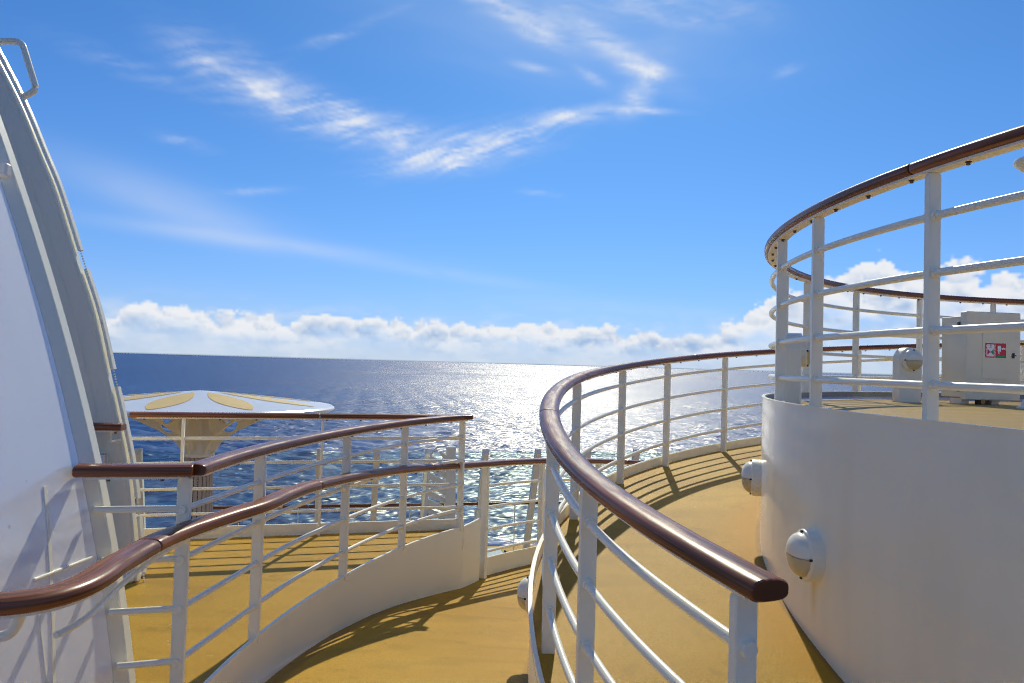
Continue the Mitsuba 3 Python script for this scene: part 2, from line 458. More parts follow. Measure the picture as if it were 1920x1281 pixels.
RD, RW = 4.48, 4.53                       # round deck: railing, wall face
ZUP, ZRIM, ZDR = -.26, -.18, .885         # floor, rim, handrail top
RC, RCW = 5.87, 5.945                     # upper ramp: railing, outer plate
zr_ramp = PchipInterpolator([-40, -21.2, -10, -2.3, 4, 17, 30.5, 40.3, 51.4, 60, 80, 120], [-.62, -.475, -.385, -.295, -.215, -.075, .035, .115, .205, .27, .40, .60])
zf_ramp = PchipInterpolator([-60, -25, -20, -5.4, -1.2, 4.6, 18, 30, 40, 51, 60, 80, 120], [-1.63, -1.63, -1.59, -1.42, -1.36, -1.29, -1.165, -1.065, -1.0, -.925, -.86, -.72, -.50])
zl_rail = PchipInterpolator([-12, 2, 11, 19, 28, 38.6, 56.6, 80], [-.74, -.745, -.80, -.87, -.965, -1.05, -1.24, -1.5])
zf_low = PchipInterpolator([-60, -30, -10, 1.8, 9.2, 16.2, 23.5, 30.3, 39, 60, 90], [-1.52, -1.53, -1.64, -1.79, -1.89, -1.98, -2.09, -2.17, -2.24, -2.45, -2.75])
ZL, ZLC, ZLR = -1.575, -1.555, -.49       # left deck: floor, kerb top, handrail top
ZST = -4.9
# plan line of the guard rail of the left deck (near to far)
FU = np.array([(-1.42, 3.42), (-1.39, 4.20), (-1.17, 5.42), (-.88, 6.31), (-.435, 7.12)])
_s = np.r_[0, np.cumsum(np.linalg.norm(np.diff(FU, axis=0), axis=1))]
_cs = CubicSpline(_s, FU)
U_len = _s[-1]
U_line = lambda s: _cs(s)


def phi_of(P):
    P = np.asarray(P)
    return np.degrees(np.arctan2(P[..., 1] - C[1], C[0] - P[..., 0]))


# ------------------------------------------------------------------ sea
rr = np.r_[0, 20, 45, np.geomspace(70, 2200, 520), np.geomspace(2400, 150000, 40)]
th = np.radians(np.r_[np.linspace(-44, 44, 840), np.linspace(46, 314, 70)[1:]])
gx, gy = np.outer(rr, np.sin(th)), np.outer(rr, np.cos(th))
rng = np.random.default_rng(11)
gz = np.zeros_like(gx)
spacing = np.maximum(.0066 * rr, .3)[:, None]
for lam in np.geomspace(2.6, 22.0, 70):
    a = math.radians(rng.normal(75, 30))
    kk_ = 2 * np.pi / lam
    slope = .040 * (lam / 6) ** -.5
    amp = slope / kk_
    ph_ = kk_ * (gx * math.cos(a) + gy * math.sin(a)) + rng.uniform(0, 6.28)
    gz += amp * (np.sin(ph_) + .18 * np.cos(2 * ph_)) * np.clip(lam / (2.2 * spacing) - 1, 0, 1)
gust = .75 + .5 * meshkit.fbm(np.stack([gx / 90, gy / 140, gx * 0], -1), 3, 4)
g = np.stack([gx, gy, gz * gust - 32.0], -1)
n_, m_ = g.shape[:2]
i, j = np.meshgrid(np.arange(n_ - 1), np.arange(m_ - 1), indexing='ij')
q = np.stack([i * m_ + j, i * m_ + j + 1, (i + 1) * m_ + j + 1, (i + 1) * m_ + j], -1).reshape(-1, 4)
gv = g.reshape(-1, 3)
struct('sea', (gv, np.vstack([q[:, [0, 2, 1]], q[:, [0, 3, 2]]])), 'sea_water', 'choppy blue sea glittering under the sun out to the horizon', 'sea', smooth=True, uv=gv[:, :2] / 100.0)

# ------------------------------------------------------------------ decks (setting)
ph = np.linspace(-60, 120, 181)
A, B = ring(RW - .01, ph), ring(RCW + .001, ph)
rows = [np.c_[A * (1 - k) + B * k, zf_ramp(ph)] for k in np.linspace(0, 1, 5)]
struct('upper_ramp', cat_mesh([strip(a, b) for a, b in zip(rows, rows[1:])]), 'deck_paint', 'ochre painted ramp curving up around the white round deck', 'ramp')
A, B = ring(RCW - .004, ph), ring(7.40, ph)
near = ph < -2
B[near] = ring(7.40, ph[near]) + np.outer(np.clip((-2 - ph[near]) / 20, 0, 1), [-.5, 0])
rows = [np.c_[A * (1 - k) + B * k, zf_low(ph)] for k in np.linspace(0, 1, 5)]
struct('lower_ramp', cat_mesh([strip(a, b) for a, b in zip(rows, rows[1:])]), 'deck_paint', 'ochre painted ramp curving down between the white walls', 'ramp')
disk = Point(*C).buffer(RW - .02, 96)
v, f = trimesh.creation.triangulate_polygon(disk, engine='earcut')
struct('round_deck', (np.c_[v, np.full(len(v), ZUP)], f), 'updeck_paint', 'tan painted floor of the raised round deck', 'deck')
# left deck outline: inside of the guard rail, far kerb, far left
Uin = U_line(np.linspace(0, U_len, 40)) + np.array([-.005, 0])
VA, VB = np.array([-.385, 7.10]), np.array([-3.182, 6.283])
vdir = (VB - VA) / np.linalg.norm(VB - VA)
ldeck = Polygon([(-1.50, 2.6), *Uin.tolist(), (VA + vdir * .02).tolist(), (VA + vdir * 4.2).tolist(), (-5.5, 2.0), (-2.3, 1.0), (-2.2, 2.4)])
v, f = trimesh.creation.triangulate_polygon(ldeck, engine='earcut')
struct('left_deck', (np.c_[v, np.full(len(v), ZL)], f), 'deck_paint', 'flat ochre painted deck behind the guard rail on the left', 'deck')
# stern deck one level down
SDIR = np.array([.972, .235])
SN = np.array([-.235, .972])
S0 = np.array([.08, 19.55])
sp = lambda a, b=0.0: S0 + SDIR * a + SN * b
st = Polygon([sp(-30, .75), sp(30, .75), sp(30, -14), sp(-30, -14)])
v, f = trimesh.creation.triangulate_polygon(st, engine='earcut')
stern_floor = trimesh.creation.extrude_polygon(st, .25, engine='earcut')
stern_floor.apply_translation([0, 0, ZST - .25])
struct('stern_deck', stern_floor, 'deck_paint', 'yellow painted stern deck one level below', 'deck')


# ------------------------------------------------------------------ round deck wall and its railing
k = thing('round_deck_wall', 'white curved wall carrying the raised round deck on the right', 'wall')
ph = np.linspace(-180, 180, 241)
seams = [-180, -120, -60, -22, 8.5, 11.5, 40, 100, 180]
for a, b in zip(seams, seams[1:]):
    pp = np.linspace(a + .01, b - .01, max(4, int((b - a) / 1.2)))
    zb = np.where(pp > 110, -1.6, zf_ramp(np.clip(pp, -60, 119))) - .05
    part(k, 'wall_plate', wall_plate(ring(RW, pp), zb, np.full(len(pp), ZRIM), .012, 1), 'gloss_paint', smooth=35)
pp = np.linspace(-180, 180, 300)
V, F, uv = sweep(np.c_[ring(RW - .006, pp), np.full(300, ZRIM + .003)], [(-.011, -.006), (.011, -.006), (.011, .003), (-.011, .003)])
part(k, 'rim_bar', (V, F), 'white_paint')
part(k, 'coaming', wall_plate(ring(RW - .014, pp), ZUP - .05, ZRIM - .004, .006, -1), 'shade_grey_paint', smooth=35)  # plate added inside the rim; dark grey paints in the wall's own shade
V, F = strip(np.c_[ring(RW - .10, pp), np.full(300, ZUP + .004)], np.c_[ring(RW - .013, pp), np.full(300, ZUP + .03)])
part(k, 'gutter', (V, F), 'grey_paint')

k = thing('round_deck_railing', 'white railing with curved brown handrail around the raised round deck', 'railing')
pp = np.linspace(-180, 180, 361)
Pr = np.c_[ring(RD, pp), np.full(361, ZDR)]

def fence_posts(parent, spots, w=.062, th=.026):
    """spots: (x, y, base z, top z, direction of the broad side in radians)"""
    for x, y, z0, z1, a in spots:
        part(parent, 'post', place(post_mesh(w, th, z1 - z0), x, y, z0, a), 'white_paint')


handrail(k, Pr, [.40, .472, .536, .60, .70, .85], bolts_single=True, bolt_step=.30)
spots = []
for p in [-60, -47, -35, -23, -11.1, .8, 9.9, 31.5, 40.4, 54, 67.5, 80.4, 94, 108, 122, 150, 180, -150, -120, -90]:
    x, y = ring(RD, np.array(p))
    spots.append((x, y, ZRIM + .002, ZDR - .064, -math.radians(p)))
fence_posts(k, spots, .058, .028)
for z in (.644, .413, .182, -.037):
    part(k, 'rail_tube', tube(np.c_[ring(RD, np.linspace(-95, 185, 190)), np.full(190, z)], .0165), 'white_paint', smooth=40)

def weld_collars(parent, spots, zs, r=.0215, half=.034):
    ms = []
    for x, y, z0, z1, a in spots:
        for z in (zs(x, y) if callable(zs) else zs):
            t_ = np.array([-math.sin(a), math.cos(a), 0])
            p = np.array([x, y, z])
            ms.append(tube([p - t_ * half * .9, p - t_ * half * .45, p + t_ * half * .45, p + t_ * half * .9], r, 8))
    part(parent, 'weld_collars', cat_mesh(ms), 'white_paint', smooth=40, stuff=True)


weld_collars(k, spots, (.644, .413, .182, -.037))

# ------------------------------------------------------------------ upper ramp: outer wall and railing
k = thing('ramp_wall', 'low white wall along the outer edge of the upper ramp', 'wall')
for a, b in ((-60, -9), (-9, 27), (27, 62), (62, 120)):
    pp = np.linspace(a + .02, b - .02, 50)
    part(k, 'wall_plate', wall_plate(ring(RCW, pp), zf_low(np.clip(pp, -60, 90)) - .05, zf_ramp(pp) + .085, .010, 1), 'white_paint', smooth=35)
pp = np.linspace(-60, 120, 200)
V, F, uv = sweep(np.c_[ring(RCW + .005, pp), zf_ramp(pp) + .086], [(-.008, -.004), (.008, -.004), (.008, .004), (-.008, .004)])
part(k, 'edge_bar', (V, F), 'white_paint')

k = thing('ramp_railing', 'curved railing of the upper ramp whose brown handrail ends cut off in the foreground', 'railing')
pp = np.linspace(-21.3, 100, 260)
handrail(k, np.c_[ring(RC, pp), zr_ramp(pp)], [.192, .335, .55, .78], bolt_step=.36)
spots = []
for p in (-20.35, -10.3, -2.3, 8.2, 18.3, 30.5, 40.3, 51.4, 62.5, 73.5, 84.5, 95.5):
    x, y = ring(RC, np.array(p))
    spots.append((x, y, float(zf_ramp(p)) - .01, float(zr_ramp(p)) - .064, -math.radians(p)))
fence_posts(k, spots, .064, .03)
weld_collars(k, spots, lambda x, y: [float(zr_ramp(phi_of([x, y]))) - o for o in (.195, .42, .645, .875)])
for o in (.195, .42, .645, .875):
    pp = np.linspace(-20.35, 98, 160)
    part(k, 'rail_tube', tube(np.c_[ring(RC, pp), zr_ramp(pp) - o], .0165), 'white_paint', smooth=40)

# ------------------------------------------------------------------ left deck: bulwark wall, guard rail, aft rail
k = thing('deck_bulwark', 'white curved wall between the left deck and the lower ramp, rising at its far end', 'wall')
nearpts = np.array([(-2.05, 2.15), (-1.72, 2.40), (-1.52, 2.85)])
line = np.vstack([nearpts, U_line(np.linspace(0, U_len, 60)), [[-.36, 7.32], [-.285, 7.54]]]) + np.array([.012, 0])
line = resample(np.c_[line, line[:, 0] * 0], .06)[:, :2]
cut = len(line) // 2
for a, b in ((0, cut), (cut, len(line) - 1)):
    L_ = line[a:b + 1]
    ztop = np.full(len(L_), ZLC) 
    part(k, 'wall_plate', wall_plate(L_, zf_low(np.clip(phi_of(L_), -60, 90)) - .05, ztop, .012, 1), 'white_paint', smooth=35)
V, F, uv = sweep(np.c_[line + np.array([.004, 0]), np.full(len(line), ZLC + .002)], [(-.011, -.005), (.011, -.005), (.011, .003), (-.011, .003)])
part(k, 'edge_bar', (V, F), 'white_paint')

k = thing('deck_railing', 'white railing with brown handrail guarding the left deck above the bulwark', 'railing')
A0 = np.array([-1.885, 3.275])
Ac = np.array([-1.418, 3.385])
handrail(k, np.array([[*A0, ZLR], [*Ac, ZLR]]), [], bolt_step=.22)
Us = np.vstack([[Ac], U_line(np.linspace(.04, U_len, 50)), [[-.385, 7.17]]])
handrail(k, np.c_[Us, np.full(len(Us), ZLR)], [], bolt_step=.40)
spots = []
for s_ in (0.0, .785, 2.02, 2.96, U_len - .02):
    x, y = U_line(s_)
    dx, dy = U_line(s_ + .02) - U_line(s_ - .02)
    spots.append((x - (.05 if s_ == 0 else 0), y, ZLC - .03, ZLR - .064, math.atan2(dy, dx) + math.pi / 2))
fence_posts(k, spots, .060, .028)
weld_collars(k, spots, (-.70, -.925, -1.15, -1.385), .019, .030)
for z in (-.70, -.925, -1.15, -1.385):
    ss = np.linspace(0, U_len, 60)
    part(k, 'rail_tube', tube(np.vstack([[[-1.47, 3.415, z]], np.c_[U_line(ss[11:]), np.full(49, z)]]), .0145), 'white_paint', smooth=40)
    part(k, 'rail_tube', tube([[-1.47, 3.42, z], [float(np.interp(z, [-1.385, -.7], [-1.705, -1.835])), 3.345, z]], .0155), 'white_paint', smooth=40)

k = thing('aft_railing', 'straight railing with brown handrail across the far edge of the left deck', 'railing')
va = lambda t, z: np.array([*(VA + vdir * t), z])
Lv = float(np.linalg.norm(VB - VA))
handrail(k, np.array([va(-.02, ZLR), va(Lv, ZLR)]), [.475], w=.10, h=.046, bolt_step=.30)
ang = math.atan2(vdir[1], vdir[0])
spots = []
for t in (1.345, 2.50):
    x, y, _ = va(t, 0)
    spots.append((x, y, ZL, ZLR - .05, ang + math.pi / 2))
fence_posts(k, spots, .06, .022)
hoop = fillet([va(.05, -.715), va(3.10, -.715), va(2.98, -1.42)], .08)
part(k, 'rail_tube', tube(hoop, .0145), 'white_paint', smooth=40)
for z in (-.925, -1.145, -1.36):
    part(k, 'rail_tube', tube([va(.03, z), va(3.08 - .17 * (-.715 - z), z)], .013), 'white_paint', smooth=40)
pl = np.array([va(.10, 0)[:2], va(3.25, 0)[:2]]) + np.array([.07, -.02])
part(k, 'kerb', wall_plate(resample(np.c_[pl, [0, 0]], .2)[:, :2] + np.array([.0, .09]), ZL - .2, -1.478, .02, -1), 'white_paint')
gus = [(0, 0), (.16, 0), (.10, .03), (.05, .09), (.0, .13)]
gm = trimesh.creation.extrude_polygon(Polygon(gus), .02, engine='earcut')
gm.apply_transform(trimesh.transformations.rotation_matrix(math.pi / 2, [1, 0, 0]))
part(k, 'gusset', place(gm, va(3.1, 0)[0], va(3.1, 0)[1] - .03, ZL + .001, ang), 'white_paint')

# ------------------------------------------------------------------ handrail of the lower ramp
k = thing('lower_handrail', 'curved brown handrail following the lower ramp in front of the left deck railing', 'handrail')
nr = np.array([(-1.70, 2.232), (-1.53, 2.255), (-1.434, 2.29), (-1.385, 2.365), (-1.376, 2.49), (-1.404, 2.66), (-1.433, 2.86), (-1.447, 3.10), (-1.424, 3.32), (-1.362, 3.616)])
far_phi = np.linspace(1.2, 74, 60)
far = ring(7.35, far_phi)
blend = np.clip((far_phi - 28) / 12, 0, 1)
pts = np.vstack([np.c_[nr, np.r_[np.full(6, -.733), np.full(len(nr) - 6, -.745)]], np.c_[far, zl_rail(far_phi)]])
ds = np.r_[0, np.cumsum(np.linalg.norm(np.diff(pts, axis=0), axis=1))]
pts = PchipInterpolator(ds, pts)(np.linspace(0, ds[-1], 420))
k0 = np.exp(-np.linspace(-2.2, 2.2, 17) ** 2)
k0 /= k0.sum()
pts = np.stack([np.convolve(np.pad(pts[:, c_], 8, mode='reflect', reflect_type='odd'), k0, 'valid') for c_ in range(3)], 1)
cutat = []
tot = np.r_[0, np.cumsum(np.linalg.norm(np.diff(pts, axis=0), axis=1))]
for target in ((-1.45, 3.02), (-1.235, 4.72), (-.70, 6.68), (1.5, 9.6)):
    cutat.append(tot[np.argmin(np.linalg.norm(pts[:, :2] - np.array(target), axis=1))] / tot[-1])
handrail(k, pts, cutat, w=.116, h=.058, bolt_step=.4, plate_mat='white_paint', step=.04)
end = fillet([[-1.68, 2.30, -.885], [-1.52, 2.335, -.885], [-1.49, 2.335, -.80]], .05)
part(k, 'end_bracket', tube(end, .017), 'white_paint', smooth=40)
sb = pts[(pts[:, 1] > 2.34) & (pts[:, 1] < 3.38) & (np.arange(len(pts)) < 150)]
fr = np.linspace(0, 1, len(sb))[:, None]
part(k, 'support_bar', tube(sb - np.array([0, 0, 1.0]) * (.155 - .08 * fr), .011), 'white_paint', smooth=40)
for s_ in (.785, 2.02, 2.96):
    p = U_line(s_)
    q_ = pts[np.argmin(np.linalg.norm(pts[:, :2] - p, axis=1))]
    part(k, 'wall_bracket', tube([[p[0], p[1], q_[2] - .085], [q_[0], q_[1], q_[2] - .085], [q_[0], q_[1], q_[2] - .064]], .010), 'white_paint', smooth=40)
spots = []
for p in (30.9, 39.2, 47.5, 55.8, 64, 72.5):
    x, y = ring(7.35, np.array(p))
    spots.append((x, y, float(zf_low(p)) - .02, float(zl_rail(min(p, 80))) - .064, -math.radians(p)))
fence_posts(k, spots, .062, .05)
for o in (.255, .475, .70, .925):
    pp = np.linspace(30.9, 74, 60)
    part(k, 'rail_tube', tube(np.c_[ring(7.35, pp), zl_rail(pp) - o], .015), 'white_paint', smooth=40)
pp = np.linspace(29.6, 90, 60)
part(k, 'kerb', wall_plate(ring(7.40, pp), zf_low(pp) - .15, zf_low(pp) + .185, .015, 1), 'white_paint')

# ------------------------------------------------------------------ curved bulkhead on the left
def panel_fn(p, n, uv):
    c = mix((.80, .805, .80), (.83, .835, .83), fbm(p.y * 2, p.z, 1.0, 3))
    for (yy, zz, r, q) in ((3.02, -.53, .012, .45), (2.89, -.68, .015, .5), (2.93, -.70, .009, .4), (3.02, .10, .008, .35)):
        d_ = dr.sqrt(dr.square((p.y - yy) * 1.3) + dr.square(p.z - zz)) + .012 * noise(p.y * 90, p.z * 90, 1.0)
        c = mix(c, mi.Color3f(.38, .35, .34), q * (1 - smoothstep(r * .5, r * 1.3, d_)))
    s = smoothstep(.55, .9, fbm(p.y * 4, p.z * 1.1 - p.y, 4.0, 3))
    return mix(c, mi.Color3f(.74, .75, .76), s * .35)


mat('panel_paint', **prin(mikit.proc(panel_fn), .12, specular=.8, clearcoat=1.0, clearcoat_gloss=.96))
prof = np.array([(-3.10, 2.70), (-2.72, 1.90), (-2.50, 1.40), (-2.36, 1.07), (-2.229, .748), (-2.120, .428), (-2.027, .132), (-1.934, -.140), (-1.868, -.320), (-1.803, -.500), (-1.772, -.680), (-1.730, -.949), (-1.680, -1.216), (-1.645, -1.396), (-1.615, -1.57)])   # (x, z) of the rib
YR = 3.34
cf = np.polyfit(prof[:, 1], prof[:, 0], 3)
zs_ = np.linspace(2.70, -1.57, 80)
prof = np.c_[np.polyval(cf, zs_), zs_] * YR / 3.20
xr = lambda z: np.interp(z, prof[::-1, 1], prof[::-1, 0])
k = thing('near_bulkhead', 'glossy white curved bulkhead panel with a ribbed edge at the far left', 'bulkhead')
skin = prof
pm = trimesh.creation.extrude_polygon(Polygon([*skin.tolist(), *(skin[::-1] - np.array([.05, 0])).tolist()]), 2.9, engine='earcut')
v = pm.vertices.copy()
part(k, 'panel', trimesh.Trimesh(np.c_[v[:, 0] - .10 * v[:, 2], YR - v[:, 2], v[:, 1]], pm.faces[:, ::-1], process=False), 'panel_paint', smooth=30)
def bar_along(Pc, x0, x1, y0, y1):
    loop = [Pc + np.array([a, b, 0]) for a, b in ((x0, y0), (x1, y0), (x1, y1), (x0, y1))]
    ms = [strip(loop[i_], loop[(i_ + 1) % 4]) for i_ in range(4)]
    for e in (0, len(Pc) - 1):
        ms.append((np.array([l[e] for l in loop]), np.array([[0, 1, 2], [0, 2, 3]])))
    return cat_mesh(ms)
ribc = np.c_[prof[:, 0], np.full(len(prof), YR), prof[:, 1]]
def loft(Pc, sec):
    loop = [Pc + np.array([a, b, 0]) for a, b in sec]
    n_s = len(sec)
    ms = [strip(loop[i_], loop[(i_ + 1) % n_s]) for i_ in range(n_s)]
    for e in (0, len(Pc) - 1):
        ms.append((np.array([l[e] for l in loop]), np.array([[0, i_, i_ + 1] for i_ in range(1, n_s - 1)])))
    return cat_mesh(ms)
part(k, 'rib', loft(ribc, [(-.05, .002), (.001, .002), (.030, .065), (.030, .11), (-.05, .11)]), 'white_paint', smooth=20)
part(k, 'rib_lip', loft(ribc, [(.029, .062), (.037, .064), (.037, .115), (.029, .115)]), 'white_paint', smooth=20)
zz = np.linspace(-.56, -1.64, 8)
xs_ = xr(zz)
part(k, 'seam_strip', bar_along(np.c_[xs_ - .10 * (YR - 3.12 - .16 * (zz + .5)), 3.12 + .16 * (zz + .5), zz], -.004, .004, -.010, .010), 'white_paint')
part(k, 'seam_strip', bar_along(np.c_[xs_[3:] - .10 * (YR - 2.98 - .02 * zz[3:]), 2.98 + .02 * zz[3:], zz[3:]], -.004, .004, -.004, .004), 'white_paint')
part(k, 'seam_strip', tube([[float(xr(-.90)) - .034, 2.96, -.90], [float(xr(-.90)), 3.30, -.90]], .007, 8), 'white_paint', smooth=40)
part(k, 'lug', place(bevel_box(.05, .04, .06, .008), float(xr(.80)) + .05, YR - .03, .80), 'cream_paint')

k = thing('curved_fin', 'tall pale curved fin standing behind the glossy bulkhead, sweeping up to the left', 'fin')
fe = np.array([(-5.6, 4.6), (-4.7, 3.55), (-4.1, 2.75), (-3.663, 2.066), (-3.457, 1.693), (-3.31, 1.375), (-3.206, 1.152), (-3.014, .632), (-2.878, .263), (-2.776, -.106), (-2.666, -.51), (-2.597, -.803), (-2.536, -1.205), (-2.495, -1.57)])
fe = PchipInterpolator(np.arange(len(fe)), fe)(np.linspace(0, len(fe) - 1, 90)) + np.array([-.05, 0])
pm = trimesh.creation.extrude_polygon(Polygon([*fe.tolist(), (-5.6, -1.57)]), .05, engine='earcut')
v = pm.vertices.copy()
part(k, 'face', trimesh.Trimesh(np.c_[v[:, 0], 5.2 + v[:, 2], v[:, 1]], pm.faces[:, ::-1], process=False), 'fin_paint')
fec = np.c_[fe[:, 0], np.full(len(fe), 5.2), fe[:, 1]]
# rolled edge: half round bead, then the trim strips
tg = np.gradient(fec, axis=0)
tg /= np.linalg.norm(tg, axis=1, keepdims=True)
on = np.stack([-tg[:, 2], 0 * tg[:, 1], tg[:, 0]], 1)
on *= np.sign(on[:, :1])
def edge_sweep(sec):
    loop = [fec + on * a + np.array([0, b, 0]) for a, b in sec]
    return cat_mesh([strip(loop[i_], loop[(i_ + 1) % len(loop)]) for i_ in range(len(loop))])
bead = [(-.13 + .065 * (1 - math.cos(t_)), -.014 * math.sin(t_) ** .8) for t_ in np.linspace(0, math.pi, 12)] + [(0, .01), (-.13, .01)]
part(k, 'rolled_edge', edge_sweep(bead), 'fin_paint', smooth=50)
part(k, 'edge_strip', edge_sweep([(0, -.012), (.014, -.012), (.014, .04), (0, .04)]), 'white_paint', smooth=35)
n0 = 0
for a, b in ((0, 48), (48, 63), (63, 80), (80, 89)):
    loop = [fec[a + (a > 0):b] + on[a + (a > 0):b] * x_ + np.array([0, y_, 0]) for x_, y_ in ((.030, .012), (.052, .012), (.052, .05), (.030, .05))]
    ms = [strip(loop[i_], loop[(i_ + 1) % 4]) for i_ in range(4)]
    part(k, 'track', cat_mesh(ms), 'white_paint', smooth=35)
studs = []
dense = resample(fec + on * .054, .019)
for p in dense:
    c = trimesh.creation.box([.008, .01, .011])
    c.apply_translation(p)
    studs.append(c)
part(k, 'track_teeth', cat_mesh(studs), 'white_paint', stuff=True)
part(k, 'grab_handle', tube(fillet([[-3.80, 5.24, 2.13], [-3.70, 5.24, 2.19], [-3.54, 5.24, 2.19], [-3.42, 5.24, 1.845], [-3.50, 5.24, 1.80]], .05), .022), 'white_paint', smooth=40)
part(k, 'foot', place(bevel_box(.30, .20, .05, .015), -2.70, 5.25, ZL + .026), 'white_paint')

k = thing('short_handrail', 'short brown handrail in front of the pale fin', 'handrail')
handrail(k, np.array([[-2.95, 5.04, -.475], [-2.61, 5.07, -.475]]), [], w=.10, h=.05, bolt_step=.16)
for x in (-2.88, -2.69):
    part(k, 'wall_bracket', tube([[x, 5.20, -.60], [x, 5.06, -.60], [x, 5.06, -.53]], .01), 'white_paint', smooth=40)

k = thing('glass_screen', 'clear glass screen with metal clamps beside the pale fin', 'glass screen')
part(k, 'pane', (np.array([(-3.05, 5.08, -1.50), (-2.735, 5.08, -1.50), (-2.765, 5.08, -.64), (-3.05, 5.08, -.64)]), np.array([[0, 1, 2], [0, 2, 3]])), 'tinted_glass')
for z in (-.725, -1.31):
    part(k, 'clamp', place(bevel_box(.045, .04, .075, .006), -2.76, 5.10, z), 'steel')

# ------------------------------------------------------------------ lamps
def lathe(prof, n=32):
    a = np.linspace(0, 2 * np.pi, n + 1)
    prof = np.asarray(prof, float)
    rows_ = [np.stack([r * np.cos(a), r * np.sin(a), np.full(n + 1, z)], 1) for r, z in prof]
    m = cat_mesh([strip(x, y) for x, y in zip(rows_, rows_[1:])])
    m.merge_vertices()
    return m


def half_dome(r, h, upper, n=26):
    """half of a flattened dome bulging along +z, cut along the x axis"""
    th_ = np.linspace(0, np.pi, n) if upper else np.linspace(np.pi, 2 * np.pi, n)
    ps = np.linspace(0, np.pi / 2, 10)
    rows_ = [np.stack([r * np.cos(q_) ** .75 * np.cos(th_), r * np.cos(q_) ** .75 * np.sin(th_), np.full(n, h * np.sin(q_))], 1) for q_ in ps]
    m = cat_mesh([strip(x, y) for x, y in zip(rows_, rows_[1:])])
    m.merge_vertices()
    return m


def wall_lamp(t, pos, nrm, dia=.255, stain=False):
    """round two-part bulkhead lamp; nrm: horizontal outward direction"""
    nrm = np.array([*nrm, 0.0]) / np.linalg.norm(nrm)
    right = np.cross([0, 0, 1.0], nrm)
    M = np.eye(4)
    M[:3, 0], M[:3, 1], M[:3, 2], M[:3, 3] = right, [0, 0, 1], nrm, pos
    R_ = dia / 2
    def add(name, m, b, **kw):
        m = m.copy()
        m.apply_transform(M)
        part(t, name, m, b, **kw)
    add('base_ring', lathe([(R_, -.04), (R_ * 1.0, .020), (R_ * .975, .028), (R_ * .86, .034), (R_ * .82, .032), (0, .032)]), 'white_paint', smooth=40)
    add('hood', half_dome(R_ * .85, .066, True).apply_translation([0, 0.002, .033]), 'white_paint', smooth=50)
    add('lens', half_dome(R_ * .835, .064, False).apply_translation([0, -.002, .033]), 'lens_plastic', smooth=50)
    for a in (90, 0, 180, 270):
        c = trimesh.creation.cylinder(radius=.0065, height=.014, sections=8)
        c.apply_translation([R_ * .91 * math.cos(math.radians(a)), R_ * .91 * math.sin(math.radians(a)), .034])
        add('screw', c, 'black_plastic')


for p, z, lab in ((-1.0, -.915, 'round white wall lamp on the white round wall, nearest the camera'), (17.8, -.745, 'round white wall lamp seen edge-on at the far left of the round wall')):
    t = thing('wall_lamp', lab, 'lamp', 'lamps on the white walls')
    wall_lamp(t, [*ring(RW + .012 + .02, np.array(p)), z], ring(1, np.array(p)) - C)
t = thing('wall_lamp', 'round lamp half hidden behind the edge of the upper ramp wall, above the lower ramp', 'lamp', 'lamps on the white walls')
wall_lamp(t, [*ring(RCW + .03, np.array(9.0)), -1.46], ring(1, np.array(9.0)) - C, .235)


def bollard(lab, x, y, ang):
    t = thing('bollard_lamp', lab, 'lamp', 'bollard lamps on the round deck')
    w, d_, h = .25, .10, .53
    arch = sbox(-w / 2, 0, w / 2, h - w / 2).union(Point(0, h - w / 2).buffer(w / 2, 24))
    pts_ = []
    xs, zs = np.array(arch.convex_hull.exterior.coords).T
    for sy in (-1, 1):
        pts_ += [(a * .96, sy * d_ / 2, b_ * .99) for a, b_ in zip(xs, zs)] + [(a, sy * (d_ / 2 - .006), b_) for a, b_ in zip(xs, zs)]
    m = hull(pts_)
    part(t, 'pillar', place(m, x, y, ZUP, ang), 'white_paint', smooth=35)
    nrm = np.array([math.sin(ang), -math.cos(ang)])
    wall_lamp(t, [x + nrm[0] * (d_ / 2 + .004), y + nrm[1] * (d_ / 2 + .004), ZUP + h - w / 2], nrm, .215)


bollard('white bollard with a round lamp facing the camera, left of the hose cabinet', 3.84, 7.25, math.radians(13))
bollard('white bollard seen from its side behind the first railing posts of the round deck', 1.955, 5.17, math.radians(67))

# ------------------------------------------------------------------ hose cabinet
k = thing('hose_cabinet', 'white metal hose cabinet with red signs on its door, standing on the round deck', 'cabinet')
cx, cy, ca = 4.585, 7.10, math.radians(8)
zb = ZUP + .045
def cab(name, sx, sy, sz, x, y, z, bs, b=.006, **kw):
    m = bevel_box(sx, sy, sz, b)
    m.apply_translation([x, y, z])
    return part(k, name, place(m, cx, cy, zb, ca), bs, **kw)
Wc, Hc = .575, .84
cab('body', Wc - .03, .27, Hc - .06, 0, .135 + .085, Hc / 2 - .01, 'ivory_paint')
cab('door', Wc, .085, Hc, 0, .0425, Hc / 2, 'ivory_paint', .008)
k2 = k + '__door'
def ondoor(name, m, bs):
    kk = part_key(k2, name)
    scene[kk] = mikit.ply(place(m, cx, cy, zb, ca), bs)
def slab(x0, x1, z0, z1, y, t_=.0015):
    m = trimesh.creation.box([x1 - x0, t_, z1 - z0])
    m.apply_translation([(x0 + x1) / 2, y, (z0 + z1) / 2])
    return m
px0, px1, pz0, pz1 = -.125, .135, .20, .66
m = bevel_box(px1 - px0, .010, pz1 - pz0, .004)
m.apply_translation([(px0 + px1) / 2, -.003, (pz0 + pz1) / 2])
ondoor('raised_panel', m, 'ivory_paint')
def prism(poly_, y, t_=.0012):
    m_ = trimesh.creation.extrude_polygon(Polygon(poly_), t_, engine='earcut')
    v_ = m_.vertices
    return trimesh.Trimesh(np.c_[v_[:, 0], y - v_[:, 2], v_[:, 1]], m_.faces[:, ::-1], process=False)
